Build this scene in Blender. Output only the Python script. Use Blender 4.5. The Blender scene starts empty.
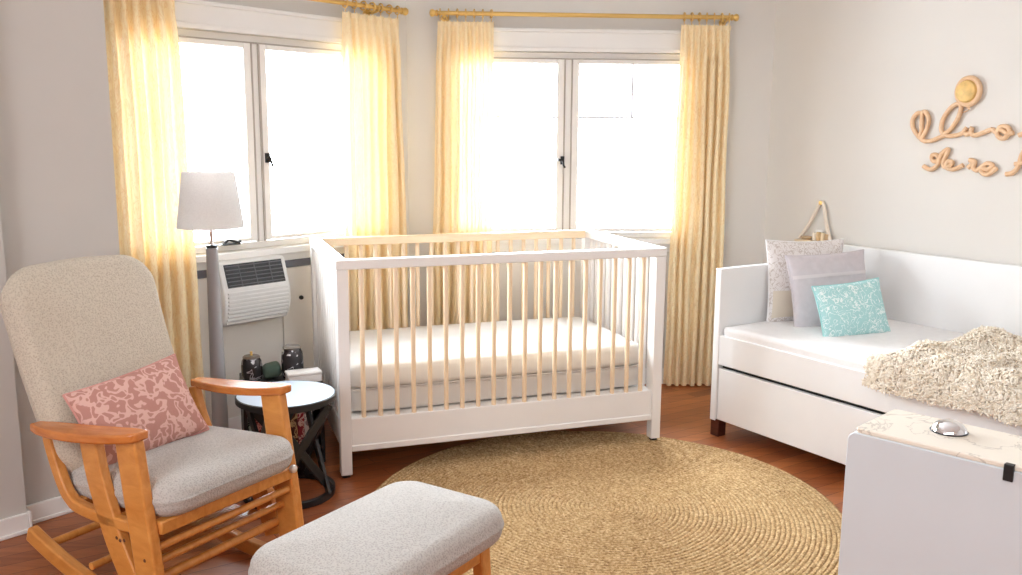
import bpy, bmesh, math, random
from mathutils import Vector, Matrix, noise
random.seed(7)
PI = math.pi
D2R = math.radians
scene = bpy.context.scene
COL = scene.collection

# ------------------------------------------------------------------ helpers
def link(o):
    COL.objects.link(o)
    return o

def tag(o, label=None, cat=None, group=None, kind=None):
    if label: o['label'] = label
    if cat: o['category'] = cat
    if group: o['group'] = group
    if kind: o['kind'] = kind
    return o

def thing(name, loc, deg, label, cat, group=None):
    o = link(bpy.data.objects.new(name, None))
    o.empty_display_size = .1
    o.location = loc
    o.rotation_euler = (0, 0, D2R(deg))
    return tag(o, label, cat, group)

def obj(name, bm, mat, parent=None, loc=None, rot=None, smooth=35, bevel=0, seg=2):
    me = bpy.data.meshes.new(name)
    bmesh.ops.recalc_face_normals(bm, faces=bm.faces)
    bm.to_mesh(me)
    bm.free()
    if mat: me.materials.append(mat)
    if smooth:
        me.shade_smooth()
        me.set_sharp_from_angle(angle=D2R(smooth))
    o = link(bpy.data.objects.new(name, me))
    if parent: o.parent = parent
    if loc is not None: o.location = loc
    if rot is not None: o.rotation_euler = rot
    if bevel:
        m = o.modifiers.new('bevel', 'BEVEL')
        m.width = bevel; m.segments = seg; m.limit_method = 'ANGLE'; m.angle_limit = D2R(40)
        m.harden_normals = False
    return o

def again(o, parent, loc=None, rot=None):
    c = o.copy()
    link(c)
    c.parent = parent
    if loc is not None: c.location = loc
    if rot is not None: c.rotation_euler = rot
    return c

def B(): return bmesh.new()

def box(bm, x0, x1, y0, y1, z0, z1, M=None):
    vs = [bm.verts.new(Vector((x, y, z)) if M is None else M @ Vector((x, y, z)))
          for x in (x0, x1) for y in (y0, y1) for z in (z0, z1)]
    for q in ((0,1,3,2),(4,6,7,5),(0,4,5,1),(2,3,7,6),(0,2,6,4),(1,5,7,3)):
        bm.faces.new([vs[i] for i in q])
    return bm

def catmull(pts, n=8, closed=False):
    P = [Vector(p) for p in pts]
    out = []
    m = len(P)
    for i in range(m if closed else m-1):
        if closed: a, b, c, d = P[i-1], P[i], P[(i+1) % m], P[(i+2) % m]
        else: a, b, c, d = P[max(i-1,0)], P[i], P[i+1], P[min(i+2,m-1)]
        for k in range(n):
            t = k/n
            out.append(.5*((2*b)+(c-a)*t+(2*a-5*b+4*c-d)*t*t+(3*b-a-3*c+d)*t**3))
    if not closed: out.append(P[-1])
    return out

def sweep(bm, pts, prof, side, closed=False):
    """sweep a 2D profile [(a,b)] along pts; a runs along the fixed 'side' vector, b along tangent x side"""
    P = [Vector(p) for p in pts]
    S = Vector(side).normalized()
    n = len(P); rings = []
    for i, p in enumerate(P):
        if closed: t = P[(i+1) % n]-P[i-1]
        else: t = P[min(i+1,n-1)]-P[max(i-1,0)]
        t.normalize()
        nb = t.cross(S).normalized()
        pr = prof(i/(max(n-1,1))) if callable(prof) else prof
        rings.append([bm.verts.new(p+S*a+nb*b) for a, b in pr])
    k = len(rings[0])
    for i in range(n if closed else n-1):
        r, q = rings[i], rings[(i+1) % n]
        for j in range(k):
            bm.faces.new((r[j], r[(j+1) % k], q[(j+1) % k], q[j]))
    if not closed:
        bm.faces.new(rings[0]); bm.faces.new(list(reversed(rings[-1])))
    return bm

def rect(w, h):
    return [(-w/2,-h/2),(w/2,-h/2),(w/2,h/2),(-w/2,h/2)]

def tube(bm, pts, r, seg=10, closed=False, flat=1.0):
    P = [Vector(p) for p in pts]
    n = len(P); rings = []
    t0 = (P[1]-P[0]).normalized()
    ref = Vector((0,0,1)) if abs(t0.z) < .9 else Vector((1,0,0))
    u = t0.cross(ref).normalized()
    for i, p in enumerate(P):
        if closed: t = P[(i+1) % n]-P[i-1]
        else: t = P[min(i+1,n-1)]-P[max(i-1,0)]
        if t.length < 1e-9: t = t0
        t = t.normalized()
        u = (u-t*u.dot(t))
        u = u.normalized() if u.length > 1e-6 else t.orthogonal().normalized()
        v = t.cross(u)
        rr = r(i/(n-1)) if callable(r) else r
        rings.append([bm.verts.new(p+u*math.cos(2*PI*k/seg)*rr+v*math.sin(2*PI*k/seg)*rr*flat) for k in range(seg)])
    for i in range(n if closed else n-1):
        a, b = rings[i], rings[(i+1) % n]
        for j in range(seg):
            bm.faces.new((a[j], a[(j+1) % seg], b[(j+1) % seg], b[j]))
    if not closed:
        bm.faces.new(rings[0]); bm.faces.new(list(reversed(rings[-1])))
    return bm

def lathe(bm, prof, seg=32, c=(0,0,0), axis='Z'):
    rings = []
    for r, z in prof:
        ring = []
        if r < 1e-6: r = 1e-5
        for k in range(seg):
            a = 2*PI*k/seg
            p = Vector((r*math.cos(a), r*math.sin(a), z))
            if axis == 'Y': p = Vector((p.x, p.z, p.y))
            if axis == 'X': p = Vector((p.z, p.x, p.y))
            ring.append(bm.verts.new(p+Vector(c)))
        rings.append(ring)
    for i in range(len(rings)-1):
        a, b = rings[i], rings[i+1]
        for j in range(seg):
            bm.faces.new((a[j], a[(j+1) % seg], b[(j+1) % seg], b[j]))
    bm.faces.new(rings[0]); bm.faces.new(list(reversed(rings[-1])))
    return bm

def prism(bm, poly, z0, z1, M=None):
    f = (lambda p: p) if M is None else (lambda p: M @ p)
    a = [bm.verts.new(f(Vector((x, y, z0)))) for x, y in poly]
    b = [bm.verts.new(f(Vector((x, y, z1)))) for x, y in poly]
    n = len(poly)
    for i in range(n):
        bm.faces.new((a[i], a[(i+1) % n], b[(i+1) % n], b[i]))
    bm.faces.new(list(reversed(a))); bm.faces.new(b)
    return bm

def rbox(bm, w, d, h, r, n=14, bulge=(0,0,0), corner=0, fn=None, c=(0,0,0)):
    """soft box w x d x h centred at c, edges rounded by r, faces swollen by bulge, plan corners rounded by corner"""
    tmp = bmesh.new()
    bmesh.ops.create_cube(tmp, size=2)
    bmesh.ops.subdivide_edges(tmp, edges=tmp.edges, cuts=n, use_grid_fill=True)
    H = Vector((w/2, d/2, h/2))
    for v in tmp.verts:
        q = v.co.copy()
        # concentrate rings near edges
        q = Vector([math.copysign(abs(x)**.8, x) for x in q])
        p = Vector([q[i]*H[i] for i in range(3)])
        if corner:
            ix = max(-(H.x-corner), min(H.x-corner, p.x)); iy = max(-(H.y-corner), min(H.y-corner, p.y))
            dx, dy = p.x-ix, p.y-iy
            if abs(dx) > 1e-9 and abs(dy) > 1e-9:
                m = max(abs(dx), abs(dy)); L = math.hypot(dx, dy)
                p.x, p.y = ix+dx/L*m, iy+dy/L*m
        rr = r
        inner = Vector([max(-(H[i]-rr), min(H[i]-rr, p[i])) for i in range(3)])
        off = p-inner
        cnt = sum(abs(x) > 1e-7 for x in off)
        if cnt > 1:
            m = max(abs(x) for x in off)
            off = off.normalized()*m
            p = inner+off
        sx = 1-min(1, abs(q.x))**2; sy = 1-min(1, abs(q.y))**2; sz = 1-min(1, abs(q.z))**2
        p.x += bulge[0]*q.x*sy*sz; p.y += bulge[1]*q.y*sx*sz; p.z += bulge[2]*q.z*sx*sy
        if fn: p = fn(p, q)
        v.co = p+Vector(c)
    me = bpy.data.meshes.new('tmp'); tmp.to_mesh(me); tmp.free()
    bm.from_mesh(me); bpy.data.meshes.remove(me)
    return bm

def slab(bm, w, d, h, r, corner, crown=.012, fn=None, c=(0,0,0), cs=12):
    """upholstered slab: rounded-rectangle rings from the underside centre over the soft edge to the top centre"""
    m = min(w, d)/2
    prof = []
    for f in (.999,.75,.5,.3): prof.append((r+(m-r)*f, -h/2-crown*.25*(1-(1-f)**2)))
    for i in range(9):
        a = PI/2*i/8; prof.append((r-r*math.sin(a), -h/2+r-r*math.cos(a)))
    for i in range(1, 4):
        k = i/4; prof.append((-.004*math.sin(PI*k), -h/2+r+(h-2*r)*k))
    for i in range(9):
        a = PI/2*i/8; prof.append((r-r*math.cos(a), h/2-r+r*math.sin(a)))
    for f in (.06,.15,.3,.45,.6,.8,.999): prof.append((r+(m-r)*f, h/2+crown*(1-(1-f)**2)))
    rings = []
    for ins, z in prof:
        hw, hd = max(w/2-ins, 1e-4), max(d/2-ins, 1e-4)
        cr = min(max(corner-ins*.75, .004), hw, hd)
        ring = []
        for cx, cy, s0 in ((hw-cr,hd-cr,0),(-(hw-cr),hd-cr,PI/2),(-(hw-cr),-(hd-cr),PI),(hw-cr,-(hd-cr),PI*1.5)):
            for i in range(cs):
                a = s0+PI/2*i/(cs-1)
                p = Vector((cx+cr*math.cos(a), cy+cr*math.sin(a), z))
                ring.append(p)
        # even out the long sides
        full = []
        n = len(ring)
        for i in range(n):
            full.append(ring[i])
            if i % cs == cs-1:
                q = ring[(i+1) % n]
                for k in range(1, 9): full.append(ring[i].lerp(q, k/9))
        out = []
        for p in full:
            if fn: p = fn(p)
            out.append(bm.verts.new(p+Vector(c)))
        rings.append(out)
    n = len(rings[0])
    for a, b in zip(rings, rings[1:]):
        for i in range(n): bm.faces.new((a[i], a[(i+1) % n], b[(i+1) % n], b[i]))
    bm.faces.new(list(reversed(rings[0]))); bm.faces.new(rings[-1])
    return bm

def pillow(w, h, t, n=26, seed=0, pinch=.06):
    """stands in its local XZ plane, thickness along Y; origin mid bottom edge"""
    bm = B()
    grids = []
    for sgn in (1, -1):
        g = []
        for j in range(n+1):
            row = []
            for i in range(n+1):
                u = -1+2*i/n; v = -1+2*j/n
                u = math.sin(u*PI/2); v = math.sin(v*PI/2)
                x = u*w/2*(1-pinch*(1-v*v)*abs(u)); z = v*h/2*(1-pinch*(1-u*u)*abs(v))
                f = max(0, (1-u**2))**.42*max(0, (1-v**2))**.42
                nz = noise.noise(Vector((x*9+seed*3.1, z*9, seed)))*.10+noise.noise(Vector((x*22+seed, z*22, seed*2)))*.05
                y = sgn*(t/2*f*(1+nz))
                row.append((x, y, z+h/2))
            g.append(row)
        grids.append(g)
    vt = {}
    def V(s, i, j):
        edge = i in (0, n) or j in (0, n)
        key = (0 if edge else s, i, j)
        if key not in vt: vt[key] = bm.verts.new(grids[s][j][i] if not edge else (grids[0][j][i][0], 0, grids[0][j][i][2]))
        return vt[key]
    for s in (0, 1):
        for j in range(n):
            for i in range(n):
                bm.faces.new((V(s,i,j), V(s,i+1,j), V(s,i+1,j+1), V(s,i,j+1)))
    return bm

def pillow_edge(w, h, pinch=.06, n=26, r=.004):
    pts = []
    for k in range(4*n):
        s, m = divmod(k, n)
        a = -1+2*m/n; a = math.sin(a*PI/2)
        u, v = [(a,-1),(1,a),(-a,1),(-1,-a)][s]
        pts.append((u*w/2*(1-pinch*(1-v*v)*abs(u)), 0, v*h/2*(1-pinch*(1-u*u)*abs(v))+h/2))
    return tube(B(), pts, r, 6, closed=True)

# ------------------------------------------------------------------ materials
def srgb(r, g, b):
    f = lambda c: (c/255/12.92) if c/255 <= .04045 else ((c/255+.055)/1.055)**2.4
    return (f(r), f(g), f(b), 1)

class NT:
    def __init__(s, name):
        s.m = bpy.data.materials.new(name); s.m.use_nodes = True
        s.t = s.m.node_tree; s.n = s.t.nodes; s.b = s.n['Principled BSDF']; s.out = s.n['Material Output']
        s._c = None
    def new(s, typ, **kw):
        o = s.n.new(typ)
        for k, v in kw.items():
            if hasattr(o, k): setattr(o, k, v)
            else: o.inputs[k].default_value = v
        return o
    def L(s, a, b): s.t.links.new(a, b)
    def coord(s, which='Object', scale=(1,1,1), rot=(0,0,0)):
        tc = s.n.new('ShaderNodeTexCoord'); mp = s.n.new('ShaderNodeMapping')
        mp.inputs['Scale'].default_value = scale; mp.inputs['Rotation'].default_value = rot
        s.L(tc.outputs[which], mp.inputs['Vector'])
        return mp.outputs['Vector']
    def ramp(s, fac, stops):
        r = s.n.new('ShaderNodeValToRGB')
        e = r.color_ramp.elements
        while len(e) < len(stops): e.new(.5)
        for i, (p, c) in enumerate(stops): e[i].position = p; e[i].color = c
        s.L(fac, r.inputs['Fac'])
        return r.outputs['Color']
    def bump(s, h, strength=.3, dist=.01):
        b = s.n.new('ShaderNodeBump'); b.inputs['Strength'].default_value = strength; b.inputs['Distance'].default_value = dist
        s.L(h, b.inputs['Height']); s.L(b.outputs['Normal'], s.b.inputs['Normal'])

def plain(name, c, rough=.5, metal=0, spec=None, nz=0, nscale=6, sheen=0, bump=0, bscale=60):
    t = NT(name)
    t.b.inputs['Base Color'].default_value = c
    t.b.inputs['Roughness'].default_value = rough
    t.b.inputs['Metallic'].default_value = metal
    if spec is not None: t.b.inputs['Specular IOR Level'].default_value = spec
    if sheen: t.b.inputs['Sheen Weight'].default_value = sheen
    v = t.coord()
    n = t.new('ShaderNodeTexNoise', Scale=nscale, Detail=4)
    t.L(v, n.inputs['Vector'])
    k = max(nz, .015)
    lo = tuple(x*(1-k) for x in c[:3])+(1,); hi = tuple(min(1, x*(1+k)) for x in c[:3])+(1,)
    t.L(t.ramp(n.outputs['Fac'], [(.3, lo), (.7, hi)]), t.b.inputs['Base Color'])
    if bump:
        n2 = t.new('ShaderNodeTexNoise', Scale=bscale, Detail=3)
        t.L(v, n2.inputs['Vector'])
        t.bump(n2.outputs['Fac'], bump, .004)
    return t.m

def wood(name, c1, c2, rough=.4, scale=(1,14,14), rot=(0,0,0)):
    t = NT(name)
    v = t.coord('Object', scale, rot)
    n = t.new('ShaderNodeTexNoise', Scale=3, Detail=6, Roughness=.6, Distortion=.6); t.L(v, n.inputs['Vector'])
    t.L(t.ramp(n.outputs['Fac'], [(.3, c1), (.7, c2)]), t.b.inputs['Base Color'])
    t.b.inputs['Roughness'].default_value = rough
    t.bump(n.outputs['Fac'], .08, .003)
    return t.m

def tweed(name, c1, c2, scale=1):
    t = NT(name)
    v = t.coord('Object', (scale,scale,scale))
    n = t.new('ShaderNodeTexNoise', Scale=140, Detail=3, Roughness=.7); t.L(v, n.inputs['Vector'])
    vo = t.new('ShaderNodeTexVoronoi', Scale=190); t.L(v, vo.inputs['Vector'])
    mx = t.new('ShaderNodeMath', operation='MULTIPLY_ADD'); t.L(n.outputs['Fac'], mx.inputs[0]); mx.inputs[1].default_value = .8
    t.L(vo.outputs['Distance'], mx.inputs[2])
    t.L(t.ramp(mx.outputs[0], [(.45, c1), (1.0, c2)]), t.b.inputs['Base Color'])
    t.b.inputs['Roughness'].default_value = .95
    t.b.inputs['Specular IOR Level'].default_value = .1
    t.b.inputs['Sheen Weight'].default_value = .15
    t.bump(mx.outputs[0], .4, .005)
    return t.m

WALL_SHADE = plain('wall_paint_shaded', (.585,.56,.525,1), .9, spec=.1, nz=.02, nscale=2, bump=.03, bscale=200)  # same wall paint, darkened so the left wall and pier look shaded
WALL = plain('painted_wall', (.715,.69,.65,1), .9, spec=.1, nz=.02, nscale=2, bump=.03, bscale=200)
CEIL = plain('ceiling_paint', (.82,.81,.79,1), .95, spec=.1)
TRIM = plain('white_trim_paint', (.85,.84,.82,1), .45)
FRAMEW = plain('window_frame_paint', (.88,.86,.83,1), .4)
WHITE = plain('white_lacquer', (.86,.86,.86,1), .38)
CRIBW = plain('crib_white', (.84,.82,.80,1), .4)
CABW = plain('cabinet_white', (.66,.715,.755,1), .35)
MAPLE = wood('pale_maple', srgb(232,206,172), srgb(242,222,194), .45, (14,14,2))
MAPLEX = wood('pale_maple_rail', srgb(236,210,172), srgb(246,226,196), .45, (2,14,14))
HONEY = wood('honey_pine', srgb(190,120,52), srgb(216,150,78), .33, (3,14,8))
HONEYD = wood('honey_pine_top', srgb(182,105,48), srgb(206,130,66), .24, (3,14,14))
KNOT = plain('pine_knot', srgb(92,50,24), .5)
DARKLEG = wood('dark_walnut', srgb(58,28,20), srgb(84,42,28), .4)
BLACKM = plain('black_metal', srgb(26,26,28), .42, spec=.5)
BLACKP = plain('black_plastic', srgb(22,22,24), .4)
SILL_SHADOW = plain('sill_shadow_grey', srgb(92,92,100), .6)
BRASS = plain('brushed_brass', srgb(224,188,116), .34, metal=.8, nz=.05)
STEEL = plain('grey_metal', srgb(158,158,160), .42, metal=.35)
CHROME = plain('chrome', (.82,.82,.84,1), .07, metal=1)
TWEED = tweed('oatmeal_tweed', srgb(172,161,145), srgb(200,190,174))
TWEED2 = tweed('grey_tweed', srgb(160,156,151), srgb(191,187,182))
LINEN = plain('white_linen', (.86,.85,.85,1), .95, spec=.1, nz=.02, nscale=30, bump=.25, bscale=25)
SHEET = plain('crib_sheet', (.70,.675,.65,1), .95, spec=.1, nz=.025, nscale=12, bump=.3, bscale=14)
GREYP = plain('lilac_grey_linen', srgb(206,200,204), .95, spec=.1, nz=.04, nscale=40, bump=.2, bscale=120)
STRIPE = plain('pale_stripe', srgb(218,212,214), .95, spec=.1)
BEIGE = plain('beige_linen', srgb(222,212,196), .95, spec=.1, bump=.2, bscale=120)
WOODLET = wood('letter_wood', srgb(212,172,132), srgb(230,196,160), .55, (8,8,8))
GOLD = plain('gold_leaf', srgb(214,178,112), .5, metal=.2, nz=.18, nscale=40, bump=.2, bscale=60)
CREAM = plain('cream_rope', srgb(232,220,204), .9, bump=.4, bscale=160)
ACW = plain('air_conditioner_plastic', (.74,.74,.73,1), .45)

def floor_mat():
    t = NT('floor_planks')
    v = t.coord('Object', (1,1,1), (0,0,D2R(-33)))
    br = t.new('ShaderNodeTexBrick')
    br.offset = .37; br.squash = 1
    for k, x in (('Scale',1),('Mortar Size',.0012),('Mortar Smooth',.2),('Bias',0),('Brick Width',.95),('Row Height',.075)): br.inputs[k].default_value = x
    br.inputs['Color1'].default_value = srgb(182,112,66); br.inputs['Color2'].default_value = srgb(146,82,46); br.inputs['Mortar'].default_value = srgb(50,24,16)
    t.L(v, br.inputs['Vector'])
    v2 = t.coord('Object', (1.6,22,1), (0,0,D2R(-33)))
    n = t.new('ShaderNodeTexNoise', Scale=2.2, Detail=6, Roughness=.62, Distortion=.5); t.L(v2, n.inputs['Vector'])
    mx = t.new('ShaderNodeMix', data_type='RGBA', blend_type='MULTIPLY')
    mx.inputs[0].default_value = .75
    t.L(br.outputs['Color'], mx.inputs[6])
    t.L(t.ramp(n.outputs['Fac'], [(.25, (.5,.45,.42,1)), (.7, (1.15,1.1,1.05,1))]), mx.inputs[7])
    t.L(mx.outputs[2], t.b.inputs['Base Color'])
    t.b.inputs['Roughness'].default_value = .34
    t.b.inputs['Specular IOR Level'].default_value = .4
    t.bump(br.outputs['Fac'], -.15, .004)
    return t.m
FLOOR = floor_mat()
BARW = plain('white_glazing_bar', (.97,.97,.97,1), .5)

def curtain_mat(name, dense, pattern, trans):
    t = NT(name)
    v = t.coord('Object', (1,1,1))
    base = t.new('ShaderNodeTexNoise', Scale=3, Detail=3); t.L(v, base.inputs['Vector'])
    v3 = t.coord('Object', (34,34,7))
    n = t.new('ShaderNodeTexNoise', Scale=1.3, Detail=2, Distortion=2.2); t.L(v3, n.inputs['Vector'])
    c = t.ramp(n.outputs['Fac'], [(.40, srgb(250,232,194)), (.47, srgb(*pattern)), (.53, srgb(250,232,194))])
    df = t.new('ShaderNodeBsdfDiffuse'); tr = t.new('ShaderNodeBsdfTranslucent'); tp = t.new('ShaderNodeBsdfTransparent')
    tp.inputs['Color'].default_value = (1,.97,.9,1)
    t.L(c, df.inputs['Color']); tr.inputs['Color'].default_value = (1,.80,.48,1)
    m1 = t.new('ShaderNodeMixShader'); m1.inputs[0].default_value = trans
    t.L(df.outputs[0], m1.inputs[1]); t.L(tr.outputs[0], m1.inputs[2])
    m2 = t.new('ShaderNodeMixShader'); m2.inputs[0].default_value = dense
    t.L(tp.outputs[0], m2.inputs[1]); t.L(m1.outputs[0], m2.inputs[2])
    t.L(m2.outputs[0], t.out.inputs['Surface'])
    return t.m
CURT = curtain_mat('gold_sheer', .992, (246,222,180), .085)
CURT2 = curtain_mat('gold_leaf_sheer', .996, (240,212,164), .07)

def glass_mat():
    t = NT('window_glass')
    g = t.new('ShaderNodeBsdfGlossy', Roughness=.02); tp = t.new('ShaderNodeBsdfTransparent')
    fr = t.new('ShaderNodeFresnel', IOR=1.3)
    m = t.new('ShaderNodeMixShader')
    t.L(fr.outputs[0], m.inputs[0]); t.L(tp.outputs[0], m.inputs[1]); t.L(g.outputs[0], m.inputs[2])
    t.L(m.outputs[0], t.out.inputs['Surface'])
    return t.m
GLASS = glass_mat()

def rug_mat():
    t = NT('jute_braid')
    v = t.coord('Object', (1,1,1))
    n = t.new('ShaderNodeTexNoise', Scale=95, Detail=4, Roughness=.7); t.L(v, n.inputs['Vector'])
    n2 = t.new('ShaderNodeTexNoise', Scale=4, Detail=3); t.L(v, n2.inputs['Vector'])
    c = t.ramp(n.outputs['Fac'], [(.28, srgb(128,98,64)), (.5, srgb(198,164,118)), (.70, srgb(236,210,168))])
    wob = t.new('ShaderNodeTexNoise', Scale=30, Detail=2); t.L(v, wob.inputs['Vector'])
    sp = t.new('ShaderNodeSeparateXYZ'); t.L(v, sp.inputs[0])
    cb = t.new('ShaderNodeCombineXYZ'); t.L(sp.outputs[0], cb.inputs[0]); t.L(sp.outputs[1], cb.inputs[1])
    ln = t.new('ShaderNodeVectorMath', operation='LENGTH'); t.L(cb.outputs[0], ln.inputs[0])
    dv = t.new('ShaderNodeMath', operation='DIVIDE'); t.L(ln.outputs['Value'], dv.inputs[0]); dv.inputs[1].default_value = .0172
    ad = t.new('ShaderNodeMath', operation='MULTIPLY_ADD'); t.L(wob.outputs['Fac'], ad.inputs[0]); ad.inputs[1].default_value = .7; t.L(dv.outputs[0], ad.inputs[2])
    sb = t.new('ShaderNodeMath', operation='SUBTRACT'); t.L(ad.outputs[0], sb.inputs[0]); sb.inputs[1].default_value = .35
    fr = t.new('ShaderNodeMath', operation='FRACT'); t.L(sb.outputs[0], fr.inputs[0])
    g = t.ramp(fr.outputs[0], [(0, (.42,.36,.28,1)), (.16, (.95,.95,.95,1)), (.84, (1,1,1,1)), (1, (.42,.36,.28,1))])
    mx = t.new('ShaderNodeMix', data_type='RGBA', blend_type='MULTIPLY'); mx.inputs[0].default_value = .6
    t.L(c, mx.inputs[6]); t.L(t.ramp(n2.outputs['Fac'], [(.3, (.86,.84,.80,1)), (.7, (1,1,1,1))]), mx.inputs[7])
    m2 = t.new('ShaderNodeMix', data_type='RGBA', blend_type='MULTIPLY'); m2.inputs[0].default_value = .62
    t.L(mx.outputs[2], m2.inputs[6]); t.L(g, m2.inputs[7])
    t.L(m2.outputs[2], t.b.inputs['Base Color'])
    t.b.inputs['Roughness'].default_value = .95; t.b.inputs['Specular IOR Level'].default_value = .1
    t.bump(n.outputs['Fac'], .7, .008)
    return t.m
RUG = rug_mat()

def squiggle(name, bg, fg, scale, lo=.47, hi=.53, dist=1.5, warp=(1,1,1)):
    t = NT(name)
    v = t.coord('Object', warp)
    n = t.new('ShaderNodeTexNoise', Scale=scale, Detail=1, Roughness=.3, Distortion=dist); t.L(v, n.inputs['Vector'])
    c = t.ramp(n.outputs['Fac'], [(lo-.02, bg), (lo, fg), (hi, fg), (hi+.02, bg)])
    t.L(c, t.b.inputs['Base Color'])
    t.b.inputs['Roughness'].default_value = .95; t.b.inputs['Specular IOR Level'].default_value = .1
    n2 = t.new('ShaderNodeTexNoise', Scale=220); t.L(v, n2.inputs['Vector'])
    t.bump(n2.outputs['Fac'], .25, .003)
    return t.m
PINK = squiggle('pink_batik', srgb(182,134,124), srgb(214,174,164), 38, .50, .62, .6)
TEAL = squiggle('aqua_line_print', srgb(172,217,218), srgb(234,247,247), 40, .475, .525, 1.2)
LACE = squiggle('white_embroidery', srgb(232,228,226), srgb(205,196,190), 46, .47, .53, 1.2)

def marble_mat():
    t = NT('cream_veined_top')
    v = t.coord('Object', (1,1,1))
    n = t.new('ShaderNodeTexNoise', Scale=5, Detail=7, Roughness=.55, Distortion=1.4); t.L(v, n.inputs['Vector'])
    t.L(t.ramp(n.outputs['Fac'], [(.482, srgb(236,228,214)), (.497, srgb(196,186,174)), (.512, srgb(236,228,214))]), t.b.inputs['Base Color'])
    t.b.inputs['Roughness'].default_value = .35
    return t.m
MARBLE = marble_mat()

def shade_mat():
    t = NT('lamp_shade_linen')
    df = t.new('ShaderNodeBsdfDiffuse'); tr = t.new('ShaderNodeBsdfTranslucent')
    v = t.coord('Object', (1,1,1)); n = t.new('ShaderNodeTexNoise', Scale=180); t.L(v, n.inputs['Vector'])
    c = t.ramp(n.outputs['Fac'], [(.3, (.86,.85,.84,1)), (.7, (.92,.91,.90,1))])
    t.L(c, df.inputs['Color']); t.L(c, tr.inputs['Color'])
    m = t.new('ShaderNodeMixShader'); m.inputs[0].default_value = .5
    t.L(df.outputs[0], m.inputs[1]); t.L(tr.outputs[0], m.inputs[2]); t.L(m.outputs[0], t.out.inputs['Surface'])
    return t.m
SHADE = shade_mat()

def fleece_mat():
    t = NT('cream_fleece')
    v = t.coord('Object', (1,1,1)); n = t.new('ShaderNodeTexNoise', Scale=60, Detail=3); t.L(v, n.inputs['Vector'])
    t.L(t.ramp(n.outputs['Fac'], [(.3, srgb(216,200,176)), (.7, srgb(244,236,222))]), t.b.inputs['Base Color'])
    t.b.inputs['Roughness'].default_value = 1; t.b.inputs['Specular IOR Level'].default_value = .05; t.b.inputs['Sheen Weight'].default_value = .3
    return t.m
FLEECE = fleece_mat()
JARM = squiggle('mercury_glass', srgb(70,68,70), srgb(215,215,220), 34, .60, .67, .6)
JARM.node_tree.nodes['Principled BSDF'].inputs['Roughness'].default_value = .2
JARM.node_tree.nodes['Principled BSDF'].inputs['Metallic'].default_value = .6

# ------------------------------------------------------------------ frames of the room (x along the wall, y outward)
BEND = Vector((-.559, 4.949, 0)); A1 = 49.2
A2 = 3.9
CR = Vector((1.418, 5.084, 0)); AR = -56.85
def frm(o, a):
    return Matrix.Translation(Vector(o)) @ Matrix.Rotation(D2R(a), 4, 'Z')
M1, M2, MR = frm(BEND, A1), frm(BEND, A2), frm(CR, AR)
NEAR = Vector((-1.477, 3.403, 0))       # outer corner of the wall left of the recess
H = 2.5

def struct(name, bm, mat, M=None, kind=True, **kw):
    o = obj(name, bm, mat, **kw)
    if M is not None: o.matrix_world = M
    o['kind'] = 'structure'
    return o

L2 = (CR-BEND).length
T = .14
win1 = (-1.655, -.181, .865, 1.835)
win2 = (.200, 1.566, .835, 1.835)
def wall_with_hole(x0, x1, w):
    bm = B()
    box(bm, x0, w[0], 0, T, 0, H); box(bm, w[1], x1, 0, T, 0, H)
    box(bm, w[0], w[1], 0, T, 0, w[2]); box(bm, w[0], w[1], 0, T, w[3], H)
    return bm
struct('wall_recess', wall_with_hole(-1.85, .06, win1), WALL, M1, smooth=0)
struct('wall_bay', wall_with_hole(-.06, L2+.06, win2), WALL, M2, smooth=0)
struct('wall_right', box(B(), -.05, 3.75, 0, T, 0, H), WALL, MR, smooth=0)
# wall left of the recess, a little nearer, with a shallow pier further left
MN = frm(NEAR, A1)
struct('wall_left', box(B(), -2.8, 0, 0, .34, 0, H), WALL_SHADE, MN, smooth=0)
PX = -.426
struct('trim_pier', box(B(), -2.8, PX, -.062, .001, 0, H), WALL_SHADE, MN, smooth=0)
bb = B()
box(bb, PX+.0, 0, -.014, .0, 0, .072); box(bb, PX, 0, -.019, 0, 0, .014); 
struct('baseboard_left', bb, TRIM, MN, bevel=.003)
bb = B()
box(bb, -2.8, PX, -.076, -.062, 0, .072); box(bb, -2.8, PX+.012, -.082, -.062, 0, .014); box(bb, PX, PX+.012, -.076, -.019, 0, .072)
struct('baseboard_pier', bb, TRIM, MN, bevel=.003)
struct('baseboard_right', box(B(), 0, 3.7, -.014, 0, 0, .09), TRIM, MR, bevel=.003)
struct('baseboard_bay', box(B(), 0, L2, -.014, 0, 0, .09), TRIM, M2, bevel=.003)
struct('baseboard_recess', box(B(), -1.77, 0, -.014, 0, 0, .09), TRIM, M1, bevel=.003)
# the rest of the room behind the camera
Pa = MN @ Vector((-2.75, 0, 0)); Pb = Vector((-1.9, -1.7, 0)); Pc = Vector((2.7, -1.7, 0)); Pd = MR @ Vector((3.7, 0, 0))
def wallseg(name, a, b):
    d = b-a; M = frm(a, math.degrees(math.atan2(d.y, d.x)))
    struct(name, box(B(), -.1, d.length+.1, -T, 0, 0, H), WALL, M, smooth=0)
wallseg('wall_side', Pa, Pb); wallseg('wall_front', Pb, Pc); wallseg('wall_door', Pc, Pd)
outline = [(-2.3, 4.2), (-.7, 5.25), (1.6, 5.3), (4.1, 1.9), (2.95, -1.95), (-2.1, -1.95), (-3.6, 1.3)]
struct('floor', prism(B(), outline, -.08, 0), FLOOR, smooth=0)
struct('ceiling', prism(B(), outline, H, H+.08), CEIL, smooth=0)

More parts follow.
